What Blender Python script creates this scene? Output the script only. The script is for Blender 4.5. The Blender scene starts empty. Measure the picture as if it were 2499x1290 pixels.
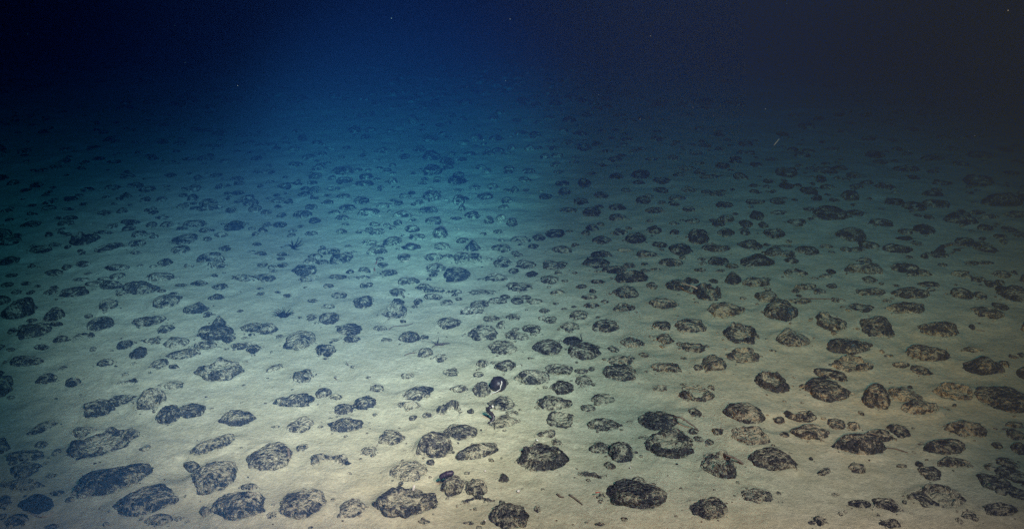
import bpy, bmesh, math, random
import numpy as np
from mathutils import Vector

C = bpy.context.scene.collection
SC = bpy.context.scene

# ------------------------------------------------------------------ camera
CAM_H, PITCH = 1.5, math.radians(20.0)
PW, PH, FPX = 2499.0, 1290.0, 2164.0
cam_d = bpy.data.cameras.new('camera')
cam_d.sensor_width = 36.0
cam_d.lens = 36.0 * FPX / PW
cam_d.clip_start, cam_d.clip_end = 0.02, 300.0
cam = bpy.data.objects.new('camera', cam_d)
cam.location = (0, 0, CAM_H)
cam.rotation_euler = (math.pi / 2 - PITCH, 0, 0)
C.objects.link(cam)
SC.camera = cam

# ------------------------------------------------------------------ world: the lightless deep sea
w = bpy.data.worlds.new('World')
SC.world = w
w.use_nodes = True
w.node_tree.nodes['Background'].inputs['Color'].default_value = (0.10, 0.16, 0.45, 1)
w.node_tree.nodes['Background'].inputs['Strength'].default_value = 0.002

# ------------------------------------------------------------------ the two lamps of the submersible
def spot(name, loc, target, rgb, half, blend, radius=0.05):
    """rgb: radiant intensity per channel."""
    d = bpy.data.lights.new(name, 'SPOT')
    top = max(rgb)
    d.energy, d.color = top * 4 * math.pi, tuple(v / top for v in rgb)
    d.spot_size, d.spot_blend = math.radians(2 * half), blend
    d.shadow_soft_size = radius
    o = bpy.data.objects.new(name, d)
    o.location = loc
    o.rotation_euler = (Vector(target) - Vector(loc)).to_track_quat('-Z', 'Y').to_euler()
    C.objects.link(o)
    return o
K = 1.07
def rgb(*v):
    return tuple(q * K for q in v)
spot('main_lamp', (0.55, -0.27, 2.55), (-0.76, 3.51, 0.0), rgb(680, 184, 86), 16.2, 0.976)
spot('near_lamp', (0.95, -0.30, 2.30), (0.22, 1.60, 0.0), rgb(205, 51, 26), 28.0, 0.925)
spot('wide_lamp', (0.88, -0.30, 3.50), (-0.35, 6.26, 0.0), rgb(122, 101, 58), 35.3, 0.891)
spot('right_lamp', (0.04, -0.31, 1.60), (2.91, 8.79, 0.0), rgb(320, 37, 1.5), 22.6, 0.70)
spot('left_lamp', (-0.08, -0.29, 1.35), (-0.85, 8.82, 0.0), rgb(430, 262, 98), 11.3, 0.92)

# ------------------------------------------------------------------ exposure and sampling
SC.view_settings.view_transform = 'Standard'
SC.view_settings.look = 'None'
SC.view_settings.exposure = 0.0
SC.view_settings.gamma = 1.0
SC.view_settings.use_curve_mapping = False
cy = SC.cycles
cy.use_denoising = False            # the photograph is grainy
cy.sample_clamp_direct, cy.sample_clamp_indirect = 3.0, 0.6
try:
    cy.denoiser = 'OPENIMAGEDENOISE'
    cy.denoising_input_passes = 'RGB_ALBEDO_NORMAL'
except Exception:
    pass
cy.max_bounces, cy.diffuse_bounces, cy.glossy_bounces = 3, 2, 2
cy.volume_bounces, cy.transparent_max_bounces, cy.transmission_bounces = 0, 4, 0
cy.caustics_reflective = cy.caustics_refractive = False

# water absorbs red, then green; a little is scattered back
WATER_D = 0.31
SIG_S = (0.0003, 0.0019, 0.0110)          # scattering per metre
SIG_A = (0.2817, 0.1074, 0.0090)           # absorption per metre
WATER_SCATTER = tuple(v / WATER_D for v in SIG_S)
WATER_ABSORB = tuple(max(0.0, 1 - a / (WATER_D - s_)) ** 2 for a, s_ in zip(SIG_A, SIG_S))

# ------------------------------------------------------------------ numpy noise
def _hash(ix, iy, iz, seed):
    h = (ix.astype(np.int64) * 374761393 + iy.astype(np.int64) * 668265263 + iz.astype(np.int64) * 2147483647 + seed * 1274126177) & 0xffffffff
    h = ((h ^ (h >> 13)) * 1103515245) & 0xffffffff
    h = ((h ^ (h >> 16)) * 2246822519) & 0xffffffff
    return ((h ^ (h >> 15)) & 0xffffff) / float(0xffffff)
def vnoise(x, y, z, seed=0):
    fx, fy, fz = np.floor(x), np.floor(y), np.floor(z)
    tx, ty, tz = x - fx, y - fy, z - fz
    tx, ty, tz = [t * t * t * (t * (t * 6 - 15) + 10) for t in (tx, ty, tz)]
    r = 0
    for dx in (0, 1):
        for dy in (0, 1):
            for dz in (0, 1):
                wgt = (tx if dx else 1 - tx) * (ty if dy else 1 - ty) * (tz if dz else 1 - tz)
                r = r + wgt * _hash(fx + dx, fy + dy, fz + dz, seed)
    return r * 2 - 1
def fbm(x, y, z, oct=3, seed=0, gain=0.5):
    r, a, f = 0, 1.0, 1.0
    for i in range(oct):
        r = r + a * vnoise(x * f + 17.3 * i, y * f - 9.1 * i, z * f + 3.7 * i, seed + i)
        a *= gain; f *= 2.03
    return r
def sstep(a, b, x):
    t = np.clip((x - a) / (b - a), 0, 1)
    return t * t * (3 - 2 * t)

def ground_z(x, y):
    x, y = np.asarray(x, float), np.asarray(y, float)
    z0 = np.zeros_like(x)
    fade = 1.0 / (1.0 + np.maximum(y - 9, 0) * 0.1)
    z = 0.020 * fbm(x * 0.55, y * 0.55, z0 + 0.3, 2, 5)
    z = z + 0.0045 * fbm(x * 3.1, y * 3.1, z0 + 1.3, 2, 11) * fade
    z = z + 0.0022 * fbm(x * 13.0, y * 13.0, z0 + 2.3, 2, 23) * fade
    z = z + 0.0060 * sstep(0.25, 0.8, vnoise(x * 8.3 + 1, y * 8.3, z0 + 4.4, 41)) * fade + 0.0025 * sstep(0.2, 0.7, vnoise(x * 21 + 1, y * 21, z0 + 6.4, 43)) * fade
    pit = vnoise(x * 7.0 + 3, y * 7.0, z0 + 9.1, 31)
    z = z - 0.008 * sstep(0.45, 0.85, pit) * fade
    return z

# ------------------------------------------------------------------ a picture position on the sea floor
CP, SP = math.cos(PITCH), math.sin(PITCH)
def ray(px, py):
    x, y = (px - PW / 2) / FPX, -(py - PH / 2) / FPX
    return Vector((x, CP + y * SP, -SP + y * CP))
def at(px, py, z=0.0):
    r = ray(px, py)
    t = (CAM_H - z) / -r.z
    return Vector((r.x * t, r.y * t, z)), t

# ------------------------------------------------------------------ materials
def new_mat(name):
    m = bpy.data.materials.new(name)
    m.use_nodes = True
    nt = m.node_tree
    for n in list(nt.nodes):
        nt.nodes.remove(n)
    out = nt.nodes.new('ShaderNodeOutputMaterial')
    return m, nt, out
def node(nt, typ, **kw):
    n = nt.nodes.new(typ)
    for k, v in kw.items():
        if k.startswith('i_'):
            n.inputs[k[2:].replace('_', ' ')].default_value = v
        else:
            setattr(n, k, v)
    return n
def mixc(nt, fac, a, b, blend='MIX'):
    n = nt.nodes.new('ShaderNodeMix')
    n.data_type, n.blend_type = 'RGBA', blend
    for inp, v in ((0, fac), (6, a), (7, b)):
        if isinstance(v, (int, float)):
            n.inputs[inp].default_value = v
        elif isinstance(v, tuple):
            n.inputs[inp].default_value = (v[0], v[1], v[2], 1)
        else:
            nt.links.new(v, n.inputs[inp])
    return n.outputs[2]
def ramp(nt, src, a, b):
    n = nt.nodes.new('ShaderNodeMapRange')
    n.interpolation_type = 'SMOOTHSTEP'
    nt.links.new(src, n.inputs[0])
    n.inputs[1].default_value, n.inputs[2].default_value = a, b
    return n.outputs[0]
def noise(nt, vec, scale, detail=4, rough=0.55, dist=0.0):
    n = nt.nodes.new('ShaderNodeTexNoise')
    n.inputs['Scale'].default_value = scale
    n.inputs['Detail'].default_value = detail
    n.inputs['Roughness'].default_value = rough
    n.inputs['Distortion'].default_value = dist
    nt.links.new(vec, n.inputs['Vector'])
    return n.outputs[0]
def sediment(nt):
    """Colour and relief of the soft clay, the same on the sea floor and on what it dusts."""
    g = nt.nodes.new('ShaderNodeNewGeometry')
    P = g.outputs['Position']
    big = ramp(nt, noise(nt, P, 1.3, 4, 0.6), 0.3, 0.7)
    c = mixc(nt, big, (0.335, 0.345, 0.240), (0.415, 0.422, 0.310))
    mid = ramp(nt, noise(nt, P, 9.0, 5, 0.65, 0.6), 0.38, 0.70)
    c = mixc(nt, mid, c, (0.315, 0.318, 0.215))
    fine = ramp(nt, noise(nt, P, 70.0, 4, 0.7), 0.35, 0.72)
    c = mixc(nt, fine, mixc(nt, 0.45, c, (0.185, 0.185, 0.135)), c)
    sp = ramp(nt, noise(nt, P, 210.0, 2, 0.5), 0.68, 0.76)
    c = mixc(nt, sp, c, (0.12, 0.105, 0.085))
    h1 = noise(nt, P, 22.0, 5, 0.65)
    h2 = noise(nt, P, 120.0, 4, 0.7)
    a = nt.nodes.new('ShaderNodeMath'); a.operation = 'MULTIPLY_ADD'
    nt.links.new(h2, a.inputs[0]); a.inputs[1].default_value = 0.42
    nt.links.new(h1, a.inputs[2])
    return c, a.outputs[0]

m_floor, nt, out = new_mat('sediment')
col, hgt = sediment(nt)
bs = node(nt, 'ShaderNodeBsdfPrincipled', i_Roughness=0.95)
bs.inputs['Specular IOR Level'].default_value = 0.15
bmp = node(nt, 'ShaderNodeBump', i_Strength=0.75, i_Distance=0.011)
nt.links.new(hgt, bmp.inputs['Height'])
nt.links.new(bmp.outputs[0], bs.inputs['Normal'])
nt.links.new(col, bs.inputs['Base Color'])
nt.links.new(bs.outputs[0], out.inputs['Surface'])

m_nod, nt, out = new_mat('manganese_crust')
scol, shgt = sediment(nt)
at_s = node(nt, 'ShaderNodeAttribute', attribute_name='silt')
at_b = node(nt, 'ShaderNodeAttribute', attribute_name='painted_glint')
geo = nt.nodes.new('ShaderNodeNewGeometry')
tc = nt.nodes.new('ShaderNodeTexCoord')
oi = nt.nodes.new('ShaderNodeObjectInfo')
P = geo.outputs['Position']
grain = noise(nt, P, 120.0, 4, 0.75)
def madd(a_, k_, b_):
    n = nt.nodes.new('ShaderNodeMath'); n.operation = 'MULTIPLY_ADD'
    nt.links.new(a_, n.inputs[0]); n.inputs[1].default_value = k_
    if isinstance(b_, float):
        n.inputs[2].default_value = b_
    else:
        nt.links.new(b_, n.inputs[2])
    return n.outputs[0]
def granules(scale, rnd=1.0):
    v = nt.nodes.new('ShaderNodeTexVoronoi'); v.feature = 'F1'
    v.inputs['Scale'].default_value = scale; v.inputs['Randomness'].default_value = rnd
    wob = mixc(nt, 0.012, P, noise_col(P, 40.0), 'ADD')
    nt.links.new(wob, v.inputs['Vector'])
    return v.outputs['Distance']
def noise_col(vec, scale):
    n = nt.nodes.new('ShaderNodeTexNoise'); n.inputs['Scale'].default_value = scale
    nt.links.new(vec, n.inputs['Vector'])
    return n.outputs['Color']
gr1, gr2 = granules(75.0), granules(190.0)
sv_ = madd(grain, 3.2, at_s.outputs['Fac'])
sv_ = madd(gr1, 0.75, sv_)
sv_ = madd(gr2, 0.45, sv_)
sv_ = madd(noise(nt, P, 300.0, 3, 0.75), 2.8, sv_)
sm = ramp(nt, sv_, 3.48, 4.25)
dark = mixc(nt, ramp(nt, noise(nt, P, 30.0, 3, 0.6), 0.35, 0.7), (0.011, 0.014, 0.018), (0.038, 0.044, 0.048))  # base tinted blue for the cast the water gives the lamplight
dark = mixc(nt, oi.outputs['Random'], dark, mixc(nt, 0.30, dark, (0.045, 0.037, 0.026)))
pale = mixc(nt, ramp(nt, noise(nt, P, 260.0, 2, 0.6), 0.62, 0.72), dark, (0.16, 0.165, 0.15))
dust = mixc(nt, ramp(nt, sv_, 3.7, 4.9), mixc(nt, 0.46, dark, scol), mixc(nt, 0.92, dark, scol))
base = mixc(nt, sm, pale, dust)
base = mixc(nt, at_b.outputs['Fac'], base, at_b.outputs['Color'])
bs = node(nt, 'ShaderNodeBsdfPrincipled')
rg = nt.nodes.new('ShaderNodeMapRange')
nt.links.new(sm, rg.inputs[0]); rg.inputs[3].default_value = 0.50; rg.inputs[4].default_value = 0.95
nt.links.new(rg.outputs[0], bs.inputs['Roughness'])
bs.inputs['Specular IOR Level'].default_value = 0.35
bh = madd(gr1, -1.1, madd(noise(nt, P, 150.0, 4, 0.75), 0.5, 0.0))
bh = madd(gr2, -0.35, bh)
bmp = node(nt, 'ShaderNodeBump', i_Strength=1.0, i_Distance=0.014)
nt.links.new(bh, bmp.inputs['Height'])
nt.links.new(bmp.outputs[0], bs.inputs['Normal'])
nt.links.new(base, bs.inputs['Base Color'])
nt.links.new(bs.outputs[0], out.inputs['Surface'])

def plain(name, color, rough=0.7, var=0.35, scale=60.0, spec=0.3):
    m, nt, out = new_mat(name)
    g = nt.nodes.new('ShaderNodeNewGeometry')
    f = ramp(nt, noise(nt, g.outputs['Position'], scale, 4, 0.6), 0.3, 0.7)
    c = mixc(nt, f, tuple(v * (1 - var) for v in color), tuple(min(1, v * (1 + var)) for v in color))
    b = node(nt, 'ShaderNodeBsdfPrincipled', i_Roughness=rough)
    b.inputs['Specular IOR Level'].default_value = spec
    bm_ = node(nt, 'ShaderNodeBump', i_Strength=0.5, i_Distance=0.002)
    nt.links.new(f, bm_.inputs['Height'])
    nt.links.new(bm_.outputs[0], b.inputs['Normal'])
    nt.links.new(c, b.inputs['Base Color'])
    nt.links.new(b.outputs[0], out.inputs['Surface'])
    return m
m_black = plain('black_flesh', (0.018, 0.016, 0.020), 0.35)
m_purple = plain('purple_skin', (0.016, 0.011, 0.022), 0.45)
m_star = plain('star_skin', (0.045, 0.035, 0.035), 0.6)
m_stick = plain('tube_crust', (0.11, 0.095, 0.075), 0.85)
m_redst = plain('red_tube', (0.12, 0.045, 0.03), 0.7)
m_white = plain('white_sponge', (0.40, 0.40, 0.37), 0.6, 0.1)
m_red = plain('red_shrimp', (0.30, 0.07, 0.05), 0.45, 0.2)
m_snow = plain('marine_snow', (0.07, 0.10, 0.12), 0.8, 0.1)
m_buff = plain('worm_clay', (0.24, 0.21, 0.16), 0.95)

# ------------------------------------------------------------------ the body of water
mw, nt, out = new_mat('sea_water')
pv = nt.nodes.new('ShaderNodeVolumePrincipled')
pv.inputs['Color'].default_value = WATER_SCATTER + (1,)
pv.inputs['Absorption Color'].default_value = WATER_ABSORB + (1,)
pv.inputs['Density'].default_value = WATER_D
pv.inputs['Anisotropy'].default_value = 0.0
nt.links.new(pv.outputs[0], out.inputs['Volume'])

# ------------------------------------------------------------------ mesh helpers
def mesh_from(name, V, F, mat, smooth=True):
    me = bpy.data.meshes.new(name)
    me.from_pydata([tuple(v) for v in V], [], [tuple(int(i) for i in f) for f in F])
    me.polygons.foreach_set('use_smooth', [smooth] * len(me.polygons))
    me.materials.append(mat)
    me.update()
    return me
def link(name, me, parent=None, loc=None, rotz=None):
    o = bpy.data.objects.new(name, me)
    C.objects.link(o)
    if parent is not None:
        o.parent = parent
    if loc is not None:
        o.location = loc
    if rotz is not None:
        o.rotation_euler = (0, 0, rotz)
    return o
def tag(o, label, cat, group=None, kind=None):
    o['label'] = label
    if cat:
        o['category'] = cat
    if group:
        o['group'] = group
    if kind:
        o['kind'] = kind
    return o
def tube(pts, rads, seg=8, seed=0, bumpy=0.0):
    rs = random.Random(seed)
    pts = [Vector(p) for p in pts]
    V, F = [], []
    n = len(pts)
    for i, p in enumerate(pts):
        d = (pts[min(i + 1, n - 1)] - pts[max(i - 1, 0)]).normalized()
        u = d.cross(Vector((0.13, 0.2, 1))).normalized()
        v = d.cross(u)
        for k in range(seg):
            a = 2 * math.pi * k / seg
            r = rads[i] * (1 + bumpy * rs.uniform(-1, 1))
            V.append(p + u * (math.cos(a) * r) + v * (math.sin(a) * r))
    for i in range(n - 1):
        for k in range(seg):
            a, b = i * seg + k, i * seg + (k + 1) % seg
            F.append((a, b, b + seg, a + seg))
    F.append(tuple(range(seg))[::-1])
    F.append(tuple((n - 1) * seg + k for k in range(seg)))
    return V, F
def smooth_path(ctrl, n):
    ctrl = [Vector(c) for c in ctrl]
    if len(ctrl) == 2:
        return [ctrl[0].lerp(ctrl[1], i / (n - 1)) for i in range(n)]
    out_, m = [], len(ctrl) - 1
    for i in range(n):
        t = i / (n - 1) * m
        k = min(int(t), m - 1); t -= k
        p0, p1, p2, p3 = ctrl[max(k - 1, 0)], ctrl[k], ctrl[k + 1], ctrl[min(k + 2, m)]
        out_.append(0.5 * ((2 * p1) + (p2 - p0) * t + (2 * p0 - 5 * p1 + 4 * p2 - p3) * t * t + (3 * p1 - p0 - 3 * p2 + p3) * t ** 3))
    return out_

ICO = {}
for sub in (1, 2, 3, 4, 5):
    bm = bmesh.new()
    bmesh.ops.create_icosphere(bm, subdivisions=sub + 1 if sub < 5 else 6, radius=1.0)
    low = [v for v in bm.verts if v.co.z < (-0.62 if sub > 1 else -2)]
    bmesh.ops.delete(bm, geom=low, context='VERTS')
    me = bpy.data.meshes.new('ico_base_%d' % sub)
    bm.to_mesh(me); bm.free()
    me.polygons.foreach_set('use_smooth', [True] * len(me.polygons))
    co = np.empty(len(me.vertices) * 3); me.vertices.foreach_get('co', co)
    co = co.reshape(-1, 3)
    co /= np.linalg.norm(co, axis=1)[:, None]
    fa = np.empty(len(me.polygons) * 3, dtype=np.int64); me.polygons.foreach_get('vertices', fa)
    ICO[sub] = (me, co, fa.reshape(-1, 3))

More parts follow.
